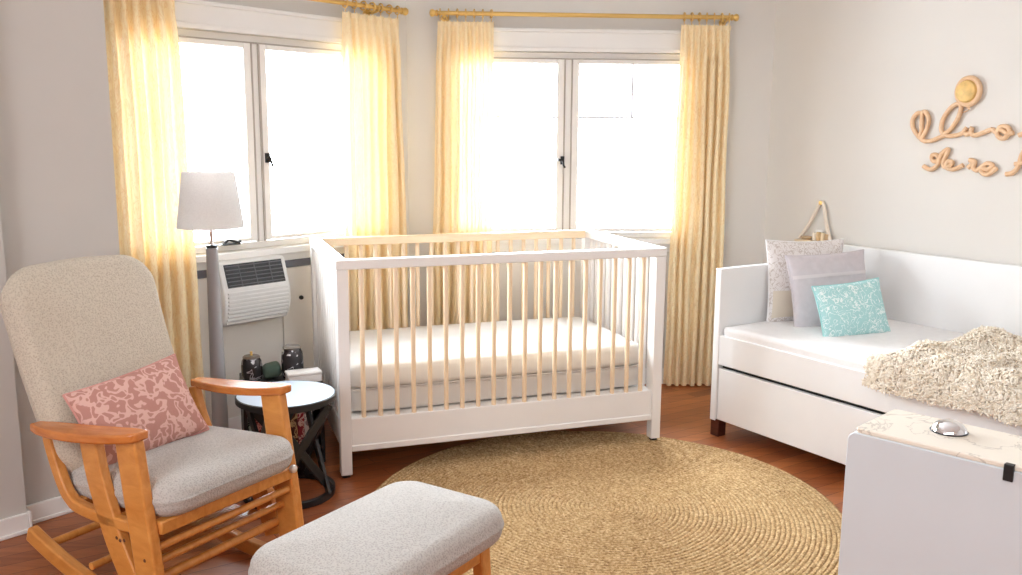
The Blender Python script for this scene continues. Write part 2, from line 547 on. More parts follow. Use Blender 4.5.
# ------------------------------------------------------------------ windows
def window(n, M, w, mull, muntins, strip, handle):
    x0, x1, z0, z1 = w
    bm = B()
    yb, yf = .10, .03          # frame sits back in the opening
    box(bm, x0, x0+.035, yf, yb, z0, z1); box(bm, x1-.035, x1, yf, yb, z0, z1)
    box(bm, x0+.035, x1-.035, yf, yb, z1-.03, z1); box(bm, x0+.035, x1-.035, yf, yb, z0, z0+.03)
    box(bm, mull-.018, mull+.018, yf, yb, z0+.03, z1-.03)
    fr = struct('window_%d' % n, bm, FRAMEW, M, bevel=.003)
    for side in (0, 1):
        a, b = (x0+.039, mull-.022) if side == 0 else (mull+.022, x1-.039)
        c, d = z0+.034, z1-.034
        s = B(); f = .038; ft_, fb_ = .024, .018
        ya, yc = .022, .06
        box(s, a, a+f, ya, yc, c, d); box(s, b-f, b, ya, yc, c, d)
        box(s, a+f, b-f, ya, yc, d-ft_, d); box(s, a+f, b-f, ya, yc, c, c+fb_)
        so = obj('sash', s, FRAMEW, fr, bevel=.004)
        obj('pane', box(B(), a+f-.004, b-f+.004, .040, .045, c+fb_-.004, d-ft_+.004), GLASS, so, smooth=0)
        if muntins:
            q = B()
            box(q, a+f, b-f, .048, .054, 1.487, 1.500)
            if side == 1: box(q, 1.215, 1.228, .048, .054, 1.500, d-ft_)
            obj('glazing_bar', q, BARW, so, smooth=0)
    # dark weather strip round the sashes
    q = B()
    box(q, x0+.034, x1-.034, .020, .030, z1-.036, z1-.0295)
    box(q, mull+.016, mull+.0235, .020, .030, z0+.03, z1-.03)
    box(q, mull-.0235, mull-.016, .020, .030, z0+.03, z1-.03)
    obj('weather_strip', q, plain('grey_gasket', srgb(176,168,160), .7), fr, smooth=0)
    # cam handle
    hx, hz = handle
    h = B()
    box(h, hx-.010, hx+.010, .006, .024, hz-.022, hz+.022)
    tube(h, [(hx, .006, hz), (hx, -.010, hz), (hx-.028, -.014, hz+.004)], .0065, 8)
    tube(h, [(hx, -.008, hz), (hx+.004, -.012, hz-.028), (hx+.012, -.012, hz-.04)], .006, 8)
    obj('handle', h, BLACKM, fr)
    return fr
w1 = window(1, M1, win1, -.918, False, True, (-.876, 1.284))
w2 = window(2, M2, win2, .866, True, False, (.838, 1.262))
h = B()     # stay latch at the bottom of the left sash
box(h, -1.13, -1.05, -.002, .022, .893, .902)
tube(h, [(-1.14,-.012,.905), (-1.12,-.016,.922), (-1.10,-.016,.915), (-1.07,-.012,.905), (-1.055,-.01,.910)], .006, 8)
obj('stay_latch', h, BLACKM, w1)

def casing(n, M, w, sill):
    x0, x1, z0, z1 = w
    bm = B()
    box(bm, x0-.03, x1+.03, -.018, 0, z1, z1+.115)
    box(bm, x0-.035, x1+.035, -.032, 0, z1+.10, z1+.118)
    box(bm, x0-.03, x1+.03, -.026, 0, z1, z1+.022)
    box(bm, x0-.03, x0, -.012, 0, z0-.05, z1); box(bm, x1, x1+.03, -.012, 0, z0-.05, z1)
    box(bm, x0-.035, x1+.035, -.028 if not sill else -.05, 0, z0-.03, z0)
    box(bm, x0-.03, x1+.03, -.014, 0, z0-.075, z0-.03)
    struct('trim_%d' % n, bm, TRIM, M, bevel=.003)
casing(1, M1, win1, True)
casing(2, M2, win2, False)
# dark strip painting the shadow under the sill, and panel seams of the service panel below the left window
struct('trim_3', box(B(), -1.6, -.06, -.022, -.001, .762, .797), SILL_SHADOW, M1, smooth=0)
pb = B()
box(pb, -1.62, -.845, -.012, 0, .09, .760); box(pb, -.838, -.05, -.012, 0, .09, .760)
struct('trim_4', pb, plain('panel_paint', (.80,.77,.72,1), .5), M1, bevel=.002)
kb = lathe(B(), [(0,0),(.009,0),(.011,-.006),(.009,-.014),(0,-.016)], 16, (-.736,-.012,.606), 'Y')
o = obj('wall_knob', kb, BLACKP); o.matrix_world = M1
tag(o, 'tiny black knob on the white wall panel right of the air conditioner', 'knob')

# ------------------------------------------------------------------ curtains
def curtain(M, x0, x1, xb0, xb1, folds, mat, label, seed, y=-.082, zt=1.975, zb=.012, amp=.024, group='gold sheer curtains'):
    bm = B()
    nx, nz = folds*14, 46
    rnd = random.Random(seed)
    ph = [rnd.uniform(-.35, .35) for _ in range(folds+2)]
    am = [rnd.uniform(.7, 1.25) for _ in range(folds+2)]
    V = []
    for j in range(nz+1):
        v = j/nz
        z = zt+(zb-zt)*v
        row = []
        a = x0+(xb0-x0)*v**.8; b = x1+(xb1-x1)*v**.8
        for i in range(nx+1):
            u = i/nx
            k = u*folds
            ki = int(min(k, folds-1)); fr = k-ki
            p = ph[ki]*(1-fr)+ph[ki+1]*fr; A = am[ki]*(1-fr)+am[ki+1]*fr
            th = 2*PI*(k+p*min(1, v*1.6)*.6)
            top = min(1, v*9)
            yy = amp*A*math.cos(th)*(.35+.65*top)
            yy += .011*noise.noise(Vector((u*6+seed, v*3.5, seed)))*top
            xx = a+(b-a)*u+.012*A*math.sin(2*th)*top*.55
            xx += .010*noise.noise(Vector((u*3, v*4+seed, 2.2)))*top
            zz = z
            if j == 0: zz += .006*math.cos(th*2)
            row.append(bm.verts.new((xx, y+yy, zz)))
        V.append(row)
    for j in range(nz):
        for i in range(nx):
            bm.faces.new((V[j][i], V[j][i+1], V[j+1][i+1], V[j+1][i]))
    o = obj('curtain', bm, mat, smooth=80)
    o.matrix_world = M
    tag(o, label, 'curtain', group)
    # heading tape and rings
    tp = B()
    n = folds*6
    pts = [(x0+(x1-x0)*i/n, y+amp*.35*math.cos(2*PI*folds*i/n), zt-.012) for i in range(n+1)]
    sweep(tp, pts, rect(.022, .006), (0,0,1))
    obj('heading', tp, mat, o, smooth=80)
    first = None
    cnt = folds
    for i in range(cnt):
        xx = x0+.012+(x1-x0-.024)*(i/(cnt-1))
        loc = (xx, -.082, 2.017)
        if first is None:
            r = B()
            tube(r, [(0, .0205*math.cos(2*PI*k/20), .0205*math.sin(2*PI*k/20)) for k in range(20)], .0040, 6, closed=True)
            tube(r, [(0,0,-.0195), (0,0,-.034), (0,.004,-.040)], .0022, 6)
            first = obj('curtain_ring', r, BRASS, o, loc)
        else: again(first, o, loc, (0,0,rnd.uniform(-.25,.25)))
    return o
curtain(M1, -1.66, -1.355, -1.66, -1.32, 6, CURT2, 'gold leaf-patterned curtain hanging left of the recessed window, behind the floor lamp', 3)
curtain(M1, -.485, -.125, -.49, -.085, 7, CURT, 'sheer gold curtain right of the recessed window, beside the bend of the wall', 5)
curtain(M2, .165, .455, .125, .46, 7, CURT, 'sheer gold curtain hanging left of the window straight behind the crib', 8)
curtain(M2, 1.45, 1.715, 1.43, 1.735, 7, CURT2, 'long gold curtain reaching the floor between the crib and the daybed', 11)

def rod(M, x0, x1, label, brackets):
    R = thing('curtain_rod', (0,0,0), 0, label, 'curtain rod')
    R.matrix_world = M @ Matrix.Translation((0, -.082, 2.017))
    bm = B(); tube(bm, [(x0+.02,0,0), (x1-.02,0,0)], .0115, 14)
    obj('pole', bm, BRASS, R)
    for s, x in ((-1, x0), (1, x1)):
        f = lathe(B(), [(.0115,0),(.017,.003),(.017,.009),(.012,.013),(.018,.022),(.02,.030),(.017,.038),(.009,.043),(0,.044)], 16, (0,0,0), 'X')
        obj('finial', f, BRASS, R, (x-s*.024, 0, 0), (0, 0, 0 if s > 0 else PI))
    for x in brackets:
        k = B()
        tube(k, [(x,.080,-.02), (x,.03,-.022), (x,0,-.016)], .006, 8)
        tube(k, [(x, .016*math.cos(a), .016*math.sin(a)) for a in [PI*.95+PI*1.1*i/8 for i in range(9)]], .005, 6)
        lathe(k, [(0,0),(.02,0),(.018,-.006),(0,-.007)], 16, (x,.081,-.02), 'Y')
        obj('bracket', k, BRASS, R)
rod(M1, -1.75, -.09, 'brass curtain rod above the recessed window at left, cut off by the photo top', (-1.70, -.27))
rod(M2, .142, 1.735, 'long brass curtain rod above the window behind the crib', (.20, 1.69))

# ------------------------------------------------------------------ air conditioner
ac = thing('air_conditioner', M1 @ Vector((-1.050, -.012, .537)), A1, 'white ribbed air conditioner fixed to the wall below the recessed window', 'air conditioner')
prof = [(0,0),(-.055,.0),(-.085,.012),(-.105,.04),(-.118,.085),(-.122,.13),(-.120,.155),(-.113,.180),(-.078,.288),(-.064,.298),(0,.30)]   # (y,z)
def ext(bm, poly, x0, x1):
    a = [bm.verts.new((x0, y, z)) for y, z in poly]; b = [bm.verts.new((x1, y, z)) for y, z in poly]
    n = len(poly)
    for i in range(n): bm.faces.new((a[i], a[(i+1) % n], b[(i+1) % n], b[i]))
    bm.faces.new(a); bm.faces.new(list(reversed(b)))
    return bm
obj('housing', ext(B(), prof, -.174, .174), ACW, ac, bevel=.006, seg=3)
gp = [(-.112,.182),(-.1165,.185),(-.0835,.284),(-.078,.281)]
obj('vent_grille', ext(B(), gp, -.150, .150), plain('grille_black', srgb(34,34,38), .5), ac, smooth=0)
ob = B()
for k in range(6):
    f = (k+.5)/6
    y, z = -.1165+.033*f, .185+.099*f
    box(ob, -.148, .148, y-.004, y+.003, z-.0018, z+.0018)
for x in (-.08, 0, .08): 
    sweep(ob, [(x,-.117,.187), (x,-.085,.284)], rect(.004,.005), (1,0,0))
obj('vent_louvre', ob, plain('grille_grey', srgb(96,96,100), .5), ac, smooth=0)
rb = B()
pp = catmull([(p[0], p[1], 0) for p in prof[2:8]], 6)
for k in range(9):
    z = .022+k*.0172
    for i in range(len(pp)-1):
        if pp[i].y <= z <= pp[i+1].y:
            f = (z-pp[i].y)/max(1e-6, pp[i+1].y-pp[i].y); y = pp[i].x+(pp[i+1].x-pp[i].x)*f
            break
    box(rb, -.158, .158, y-.007, y+.002, z-.0062, z+.0036)
obj('rib', rb, ACW, ac, smooth=0, bevel=.0015)

# ------------------------------------------------------------------ floor lamp
lamp = thing('floor_lamp', (-1.172, 3.535, 0), 0, 'slim grey floor lamp with white drum shade standing left of the air conditioner', 'lamp')
obj('base', lathe(B(), [(0,0),(.098,0),(.10,.006),(.095,.014),(.03,.02),(0,.021)], 40), STEEL, lamp)
obj('pole', lathe(B(), [(.033,.018),(.033,.05),(.031,.3),(.026,.7),(.0225,.94),(.0235,.943),(.0235,.953),(.012,.956),(0,.957)], 28), STEEL, lamp)
obj('collar', lathe(B(), [(0,.955),(.020,.955),(.021,.959),(.020,.966),(.007,.968),(0,.968)], 20), BLACKM, lamp)
obj('stem', lathe(B(), [(0,.96),(.0065,.96),(.0065,1.12),(.010,1.125),(.010,1.16),(0,1.165)], 14), CHROME, lamp)
sh = B()
n = 48
rings = []
for r, z in ((.127,1.035),(.099,1.25),(.097,1.25),(.125,1.035)):
    rings.append([sh.verts.new((r*math.cos(2*PI*k/n), r*math.sin(2*PI*k/n), z)) for k in range(n)])
for i in range(4):
    a, b = rings[i], rings[(i+1) % 4]
    for k in range(n): sh.faces.new((a[k], a[(k+1) % n], b[(k+1) % n], b[k]))
so = obj('lamp_shade', sh, SHADE, lamp, smooth=40)
sp = B()
for k in range(3):
    a = 2*PI*k/3
    tube(sp, [(.008*math.cos(a), .008*math.sin(a), 1.15), (.100*math.cos(a), .100*math.sin(a), 1.236)], .0018, 6)
obj('spider', sp, CHROME, so)
obj('bulb', lathe(B(), [(0,1.16),(.012,1.162),(.013,1.17),(.022,1.19),(.024,1.205),(.018,1.222),(0,1.23)], 20), plain('bulb_glass', (.9,.9,.88,1), .3), lamp)

# ------------------------------------------------------------------ crib
CL, CD, CH = 1.465, .84, .905
crib = thing('crib', (-.690, 3.549, .0), 19.26, 'white crib with pale wood slats standing behind the round rug', 'crib')
P = .046
for x in (0, CL-P):
    for y in (0, CD-P):
        z0 = .012 if (x == 0 or y > 0) else .020
        lg = obj('leg', box(B(), x, x+P, y, y+P, z0, .866), CRIBW, crib, bevel=.003)
        obj('foot_glide', lathe(B(), [(0,0 if z0 < .015 else .0107),(.018,0 if z0 < .015 else .0107),(.018,z0+.001),(0,z0+.001)], 16, (x+P/2,y+P/2,0)), BLACKP, lg)
obj('top_rail', box(B(), -.002, CL+.002, -.002, P, .866, CH), CRIBW, crib, bevel=.004)
obj('top_rail', box(B(), -.002, CL+.002, CD-P, CD+.002, .866, CH), MAPLEX, crib, bevel=.004)['label'] = 'back top rail in bare pale wood'
for x in (-.002, CL-P):
    obj('top_rail', box(B(), x, x+P+.002, P+.001, CD-P-.001, .866, CH), CRIBW, crib, bevel=.004)
ap = B()
box(ap, P, CL-P, .008, .030, .110, .250); box(ap, P, CL-P, .002, .033, .110, .136)
obj('apron', ap, CRIBW, crib, bevel=.004)
obj('apron', box(B(), P, CL-P, CD-.030, CD-.008, .110, .250), CRIBW, crib, bevel=.004)
for x in (.010, CL-.032):
    obj('apron', box(B(), x, x+.022, P, CD-P, .110, .225), CRIBW, crib, bevel=.004)
obj('mattress_support', box(B(), .036, CL-.036, .034, CD-.034, .226, .246), CRIBW, crib)
sl = None
NS = 19
for k in range(NS):
    x = P+.004+(CL-2*P-.008)*(k+.72)/(NS+.44)
    for y in (.020, CD-.022):
        if sl is None:
            sl = obj('slat', lathe(B(), [(0,0),(.0102,0),(.0102,.625),(0,.625)], 12), MAPLE, crib, (x, y, .245))
        else: again(sl, crib, (x, y, .245))
ws = None
for k in range(11):
    y = P+(CD-2*P)*(k+.6)/11.2
    for x in (.021, CL-.021):
        if ws is None: ws = obj('slat', box(B(), -.008, .008, -.013, .013, .22, .870), CRIBW, crib, (x, y, 0), bevel=.003)
        else: again(ws, crib, (x, y, 0))
cm = thing('crib_mattress', crib.matrix_basis @ Vector((.727, .42, .2475)), 19.26, 'thick white crib mattress lying inside the slatted crib', 'mattress')
def wob(p, q):
    d = noise.noise(Vector((p.x*5, p.y*5, p.z*9)))*.006+noise.noise(Vector((p.x*14, p.y*14, p.z*20)))*.003
    return p+Vector((0, d, d*.5))
obj('mattress_base', rbox(B(), 1.345, .69, .105, .018, 18, fn=wob, c=(0,0,.0545)), SHEET, cm, smooth=80)
obj('fitted_sheet', rbox(B(), 1.35, .70, .108, .028, 20, (0,0,.006), fn=wob, c=(0,0,.155)), SHEET, cm, smooth=80)
pi = B()
for zz in (.104,):
    pts = [(-.66,-.347,zz),(.66,-.347,zz),(.672,-.335,zz),(.672,.335,zz),(.66,.347,zz),(-.66,.347,zz),(-.672,.335,zz),(-.672,-.335,zz)]
    tube(pi, pts, .0035, 6, closed=True)
obj('piping', pi, plain('piping_grey', srgb(205,200,198), .9), cm)

# ------------------------------------------------------------------ rug
rug = B()
R0 = .895
ringw = .0172
nr_ = int(R0/ringw)
seg = 300
prev = None
rows = []
for i in range(nr_*6+1):
    r = max(.0005, i*ringw/6)
    ph = (i % 6)/6
    z = .0035+.0044*abs(math.sin(PI*ph))**.6
    rows.append((r, z))
rows.append((rows[-1][0]+.004, .002)); rows.append((rows[-1][0], 0.0003))
for r, z in rows:
    ring = []
    for k in range(seg):
        a = 2*PI*k/seg
        w = 1+.004*noise.noise(Vector((math.cos(a)*3, math.sin(a)*3, r*1.5)))
        strand = .0013*math.sin(a*r*330+int(r/ringw)*1.7) if z > .003 else 0
        ring.append(rug.verts.new((r*w*math.cos(a), r*w*math.sin(a), z+strand)))
    if prev:
        for k in range(seg): rug.faces.new((prev[k], prev[(k+1) % seg], ring[(k+1) % seg], ring[k]))
    else: rug.faces.new(ring)
    prev = ring
o = obj('round_rug', rug, RUG, smooth=80)
o.location = (.352, 3.272, 0)
tag(o, 'round braided jute rug on the wooden floor in front of the crib', 'rug')

# ------------------------------------------------------------------ rocking chair (x forward, y away from the camera)
rc = thing('rocking_chair', (-.81, 2.56, 0), -31, 'honey pine rocking chair with oatmeal tweed cushions, left of the round table', 'rocking chair')
S = .268
for s in (-1, 1):
    y = s*S
    # curved arm rest seen from above, thin board
    a = B()
    outer = [(-.515,s*.040),(-.44,s*.058),(-.30,s*.062),(-.15,s*.052),(-.07,s*.036),(-.052,s*.015)]
    inner = [(-.054,-s*.020),(-.13,-s*.036),(-.25,-s*.036),(-.40,-s*.022),(-.512,s*.0)]
    path = catmull([(p[0], p[1], 0) for p in outer], 5)+catmull([(p[0], p[1], 0) for p in inner], 5)
    av = []; bv = []
    for p in path:
        zt = .527+.05*((p.x+.535)/.5)-.010*math.sin(PI*(p.x+.535)/.5)+.028
        av.append(a.verts.new((p.x, y+p.y, zt))); bv.append(a.verts.new((p.x, y+p.y, zt-.026)))
    n = len(path)
    for i in range(n): a.faces.new((av[i], av[(i+1) % n], bv[(i+1) % n], bv[i]))
    a.faces.new(av); a.faces.new(list(reversed(bv)))
    obj('armrest', a, HONEYD, rc, bevel=.006, seg=3)
    # front leg
    pts = catmull([(-.112,y,.568),(-.092,y,.42),(-.062,y,.22),(-.050,y,.085)], 8)
    lgo = obj('leg', sweep(B(), pts, lambda f: rect(.034, .088+.004*f), (0,1,0)), HONEY, rc, bevel=.007, seg=3)
    # middle slanted leg
    pts = catmull([(-.219,y,.315),(-.205,y,.27),(-.150,y,.16),(-.120,y,.085)] if s > 0 else [(-.285,y,.547),(-.258,y,.42),(-.200,y,.27),(-.140,y,.16),(-.110,y,.085)], 8)
    obj('leg', sweep(B(), pts, lambda f: rect(.030, .074+.010*f), (0,1,0)), HONEY, rc, bevel=.007, seg=3)
    # rear hoop that carries the arm and turns into the seat rail
    pts = catmull([(-.490,y,.536),(-.468,y,.46),(-.430,y,.375),(-.400,y,.338),(-.350,y,.318),(-.20,y,.312),(-.06,y,.322)], 8)
    obj('rear_support', sweep(B(), pts, rect(.030, .036), (0,1,0)), HONEY, rc, bevel=.006, seg=3)
    # rocker runner, inboard of the legs
    pts = []
    for k in range(25):
        x = -.68+.90*k/24
        pts.append((x, y-s*.034, .027+.29*(x+.10)**2*1.25))
    obj('rocker', sweep(B(), pts, rect(.034, .050), (0,1,0)), HONEY, rc, bevel=.006, seg=3)
    kn = B()
    if s < 0:
        for kx, kz in ((-.175,.272),(-.160,.268),(-.142,.272),(-.128,.155),(-.116,.150),(-.055,.235)):
            lathe(kn, [(0,0),(.0055,0),(.004,-.0015),(0,-.0015)], 10, (kx, y-.0172+(.002 if kx < -.1 else 0), kz), 'Y')
        obj('knot', kn, KNOT, lgo)
S2 = S-.017
obj('front_rail', box(B(), -.055, -.020, -S2, S2, .302, .342), HONEY, rc, bevel=.005)
obj('rear_rail', box(B(), -.400, -.370, -S2, S2, .300, .335), HONEY, rc, bevel=.005)
dw = None
for (x, z, r) in ((-.045,.262,.0115),(-.075,.205,.0115),(-.105,.135,.014),(-.20,.30,.011),(-.28,.30,.011),(-.60,.125,.013),(-.40,.10,.012)):
    yy = S2 if x > -.15 else S2-.03
    bm = B(); tube(bm, [(x,-yy,z), (x,yy,z)], r, 12)
    obj('stretcher', bm, HONEY, rc)
obj('glide_plank', box(B(), -.32, -.12, -.20, .20, .168, .186), HONEYD, rc, bevel=.004)
for s in (1,):
    obj('bolt', lathe(B(), [(0,0),(.012,0),(.014,.006),(.012,.014),(.006,.018),(0,.018)], 16, (-.020,s*.246,.338), 'X'), plain('bolt_nickel', (.75,.73,.70,1), .3, metal=.6), rc)
# back frame behind the cushion
lean = D2R(22)
bf = Matrix.Translation((-.43,0,.36)) @ Matrix.Rotation(-lean, 4, 'Y')
fb = B()
for s in (-1, 1): box(fb, -.070, -.045, s*.19-.016, s*.19+.016, -.06, .56, bf)
for z in (.10, .30, .52): box(fb, -.068, -.048, -.174, .174, z, z+.035, bf)
obj('back_frame', fb, HONEY, rc, bevel=.004)
def seatfn(p):
    qx, qy = p.x/.26, p.y/.2525
    return Vector((p.x, p.y*(1-.06*max(0, -qx)), p.z-.035*(1-qx)*.5-.010*(1-qy*qy)*max(0, qx)*(p.z > 0)))
obj('seat_cushion', slab(B(), .53, .51, .112, .045, .075, .014, seatfn, (-.245,0,.400)), TWEED2, rc, smooth=80)
bc = slab(B(), .50, .665, .112, .046, .105, .020,
          lambda p: Vector((p.z+.02*(p.y/.33)**2, p.x*(1+.03*p.y/.33), p.y-.020*max(0, p.y/.33)*abs(p.x/.25)**2)), (0,0,.333))
obj('back_cushion', bc, TWEED, rc, (-.440,-.028,.372), (0,-lean,0), smooth=80)

pk = thing('throw_pillow', rc.matrix_basis @ Vector((-.315, -.065, .452)), -31+90, 'dusty pink pillow with pale squiggle print leaning on the rocking chair back', 'pillow')
def pose(o, p, yaw, tilt, roll=0):
    o.matrix_world = Matrix.Translation(p) @ Matrix.Rotation(D2R(yaw), 4, 'Z') @ Matrix.Rotation(D2R(-tilt), 4, 'X') @ Matrix.Rotation(D2R(roll), 4, 'Y')
# pillow local +X is its width, local -Y faces the viewer
pose(pk, rc.matrix_basis @ Vector((-.296, -.042, .428)), -31+90-10, 26, -9)
obj('cover', pillow(.37, .265, .12, seed=1), PINK, pk, smooth=80)
obj('piping', pillow_edge(.37, .265), plain('pink_piping', srgb(206,150,142), .9), pk)

# ------------------------------------------------------------------ ottoman
ot = thing('ottoman', (-.318, 2.165, 0), -33, 'grey tweed ottoman on pine legs in front of the rocking chair', 'ottoman')
obj('cushion', slab(B(), .390, .620, .108, .044, .085, .018, None, (0,0,.372)), TWEED2, ot, smooth=80)
for sx in (-1, 1):
    obj('rail', box(B(), sx*.135-.011, sx*.135+.011, -.225, .225, .272, .318), HONEY, ot, bevel=.004)
for sy in (-1, 1):
    obj('rail', box(B(), -.115, .115, sy*.235-.011, sy*.235+.011, .272, .318), HONEY, ot, bevel=.004)
    for sx in (-1, 1):
        pts = [(sx*.135, sy*.235, .318), (sx*.140, sy*.242, .15), (sx*.150, sy*.252, 0)]
        obj('leg', sweep(B(), pts, rect(.040, .034), (0,1,0)), HONEY, ot, bevel=.004)
bm = B(); tube(bm, [(0,-.235,.14), (0,.235,.14)], .012, 12)
for sy in (-1, 1): tube(bm, [(-.14,sy*.24,.14), (.14,sy*.24,.14)], .012, 12)
obj('stretcher', bm, HONEY, ot)

# ------------------------------------------------------------------ side table
tz = .408; TRr = .190
st = thing('side_table', (-.866, 3.395, 0), 0, 'small round table with pale top and black crossed-bar base, beside the crib', 'table')
obj('tabletop', lathe(B(), [(0,tz-.004),(TRr-.006,tz-.004),(TRr-.006,tz),(0,tz)], 56), plain('pale_blue_lacquer', srgb(206,220,236), .18), st)
obj('rim', lathe(B(), [(TRr-.02,tz-.022),(TRr,tz-.022),(TRr,tz-.002),(TRr-.005,tz+.001),(TRr-.0055,tz-.005),(TRr-.02,tz-.005)], 56), BLACKM, st)
def hoop(z, r, w, h):
    return sweep(B(), [(r*math.cos(2*PI*k/6+.35), r*math.sin(2*PI*k/6+.35), z) for k in range(6)], rect(w, h), (0,0,1), closed=True)
obj('base_ring', sweep(B(), [(.168*math.cos(2*PI*k/40), .168*math.sin(2*PI*k/40), .0135) for k in range(40)], rect(.024, .02), (0,0,1), closed=True), BLACKM, st)
obj('upper_ring', sweep(B(), [(.168*math.cos(2*PI*k/40), .168*math.sin(2*PI*k/40), tz-.026) for k in range(40)], rect(.010, .014), (0,0,1), closed=True), BLACKM, st)
for k in range(4):
    for s in (-1, 1):
        a0 = D2R(-8)+k*PI/2
        a1 = a0+s*D2R(98)
        rr = .166 if s > 0 else .172
        p0 = Vector((rr*math.cos(a0), rr*math.sin(a0), tz-.036)); p1 = Vector((rr*math.cos(a1), rr*math.sin(a1), .016))
        mid = (p0+p1)/2
        sd = Vector((mid.x, mid.y, 0)).normalized()
        obj('brace', sweep(B(), [p0, p1], rect(.014, .032), sd), BLACKM, st, bevel=.002)

# ------------------------------------------------------------------ low book stand behind the table, with what stands on it
MC = crib.matrix_basis
bs = thing('book_stand', MC @ Vector((-.20, .355, 0)), 19.26, 'low dark book stand between the floor lamp and the crib', 'stand')
hx, hy, hz = .165, .135, .355
obj('top', box(B(), -hx, hx, -hy, hy, hz-.018, hz), BLACKM, bs, bevel=.002)
obj('shelf', box(B(), -hx+.014, hx-.014, -hy+.004, hy-.010, .06, .075), BLACKM, bs)
for x in (-hx, hx-.014): obj('side_panel', box(B(), x, x+.014, -hy, hy, 0, hz-.018), BLACKM, bs)
obj('back_panel', box(B(), -hx+.014, hx-.014, hy-.010, hy, 0.02, hz-.018), BLACKM, bs)
cols = [((44,62,54),(150,160,150),'dark green'),((120,52,50),(196,130,120),'brick red'),((60,60,70),(190,190,190),'charcoal'),((176,84,90),(226,190,190),'rose pink'),((226,220,212),(160,150,150),'off-white'),((96,62,50),(190,160,120),'brown'),((150,60,66),(220,180,170),'crimson'),((214,206,200),(150,130,130),'pale grey')]
x = -hx+.018
for i, (c, c2, nm) in enumerate(cols):
    w = .027+.006*(i % 3)
    t = random.Random(i).uniform(.20, .245)
    bk = thing('book', bs.matrix_basis @ Vector((x+w/2, -.02, .0755)), 19.26, nm+' book upright in the low dark stand behind the round table', 'book', 'books in the low stand')
    obj('cover', box(B(), -w/2, w/2, -.085, .085, 0, t), squiggle('book_%d' % i, srgb(*c), srgb(*c2), 30, .5, .62), bk, bevel=.002)
    obj('pages', box(B(), -w/2+.003, w/2-.003, -.080, .082, .0, t+.0008), plain('paper', (.85,.82,.76,1), .9), bk, smooth=0)
    x += w+.001
def jar(p, r, h, label):
    t = thing('jar', p, 0, label, 'jar', 'mottled silver jars')
    obj('body', lathe(B(), [(0,0),(r*.84,0),(r*.93,h*.06),(r,h*.22),(r,h*.62),(r*.94,h*.78),(r*.80,h*.88),(r*.80,h*.90),(0,h*.90)], 36), JARM, t)
    obj('lid', lathe(B(), [(0,h*.90),(r*.82,h*.90),(r*.84,h*.94),(r*.70,h*.99),(r*.3,h),(0,h)], 36), plain('jar_lid', srgb(120,112,106), .35, metal=.6), t)
    return t
j1 = jar(MC @ Vector((-.318, .345, hz+.0005)), .044, .110, 'shorter mottled silver jar on the low stand, nearer the floor lamp')
obj('knob', lathe(B(), [(0,.109),(.006,.110),(.004,.118),(.007,.124),(0,.128)], 12), BRASS, j1)
jar(MC @ Vector((-.148, .345, hz+.0005)), .047, .142, 'taller mottled silver jar on the low stand, nearer the crib')
gc = obj('folded_cloth', rbox(B(), .070, .09, .050, .014, 10, (.004,.004,.006), 0, lambda p, q: p+Vector((0,0,.004*math.sin(p.x*60))), (0,0,.027)), plain('green_cloth', srgb(84,104,92), .95, nz=.1, bump=.3), smooth=80)
gc.matrix_world = Matrix.Translation(MC @ Vector((-.234, .375, hz+.0045))) @ Matrix.Rotation(D2R(19.26), 4, 'Z')
tag(gc, 'folded grey-green cloth between the two silver jars', 'cloth')
wb = thing('tissue_box', MC @ Vector((-.112, .258, hz+.0005)), 26, 'flat white box at the stand corner in front of the taller jar', 'box')
obj('box_body', box(B(), -.07, .07, -.035, .035, 0, .034), plain('box_white', (.84,.83,.82,1), .6), wb, bevel=.004)
obj('lid', box(B(), -.073, .073, -.038, .038, .034, .048), plain('box_lid', (.86,.85,.84,1), .6), wb, bevel=.005)

# ------------------------------------------------------------------ daybed (x along the wall away from the corner, y to the wall)
DB = Vector((.952, 4.153, 0))
db = thing('daybed', DB, AR, 'white panelled daybed with trundle drawer along the right wall', 'daybed')
DL, DD = 2.08, .880
obj('headboard', box(B(), -.004, .030, -.004, DD-.032, .075, .797), WHITE, db, bevel=.003)
obj('footboard', box(B(), DL-.03, DL, -.004, DD-.032, .075, .797), WHITE, db, bevel=.003)
obj('back_panel', box(B(), 0, DL, DD-.030, DD, .075, .858), WHITE, db, bevel=.003)
fr = B(); box(fr, .030, DL-.03, 0, .026, .347, .487)
obj('front_rail', fr, WHITE, db, bevel=.004)
dr = B(); box(dr, .034, DL-.034, .004, .026, .082, .330); box(dr, .05, DL-.05, .026, DD-.06, .09, .25)
obj('drawer', dr, WHITE, db, bevel=.003)
obj('gap_shade', box(B(), .031, DL-.031, .030, .036, .22, .36), BLACKP, db, smooth=0)  # black sheet painting the shade inside the gap above the drawer
obj('slat_platform', box(B(), .030, DL-.030, .026, DD-.030, .40, .424), WHITE, db, smooth=0)
for x in (.0, DL-.05):
    for y in (.0, DD-.055):
        obj('leg', box(B(), x, x+.05, y, y+.05, 0, .082 if y > .1 else .0815), DARKLEG, db, bevel=.002)
dm = thing('daybed_mattress', DB, AR, 'white quilted mattress lying on the daybed', 'mattress')
dm.matrix_world = frm(DB, AR) @ Matrix.Translation((0,0,.4245))
def dmf(p, q):
    return p+Vector((0, 0, (.0022*math.sin(p.x*70)*math.sin(p.y*70) if q.z > .9 else 0)))
m = rbox(B(), DL-.068, DD-.04, .105, .022, 46, (0,0,.006), .02, dmf, (DL/2, DD/2-.013, .0525))
obj('quilted_cover', m, LINEN, dm, smooth=80)

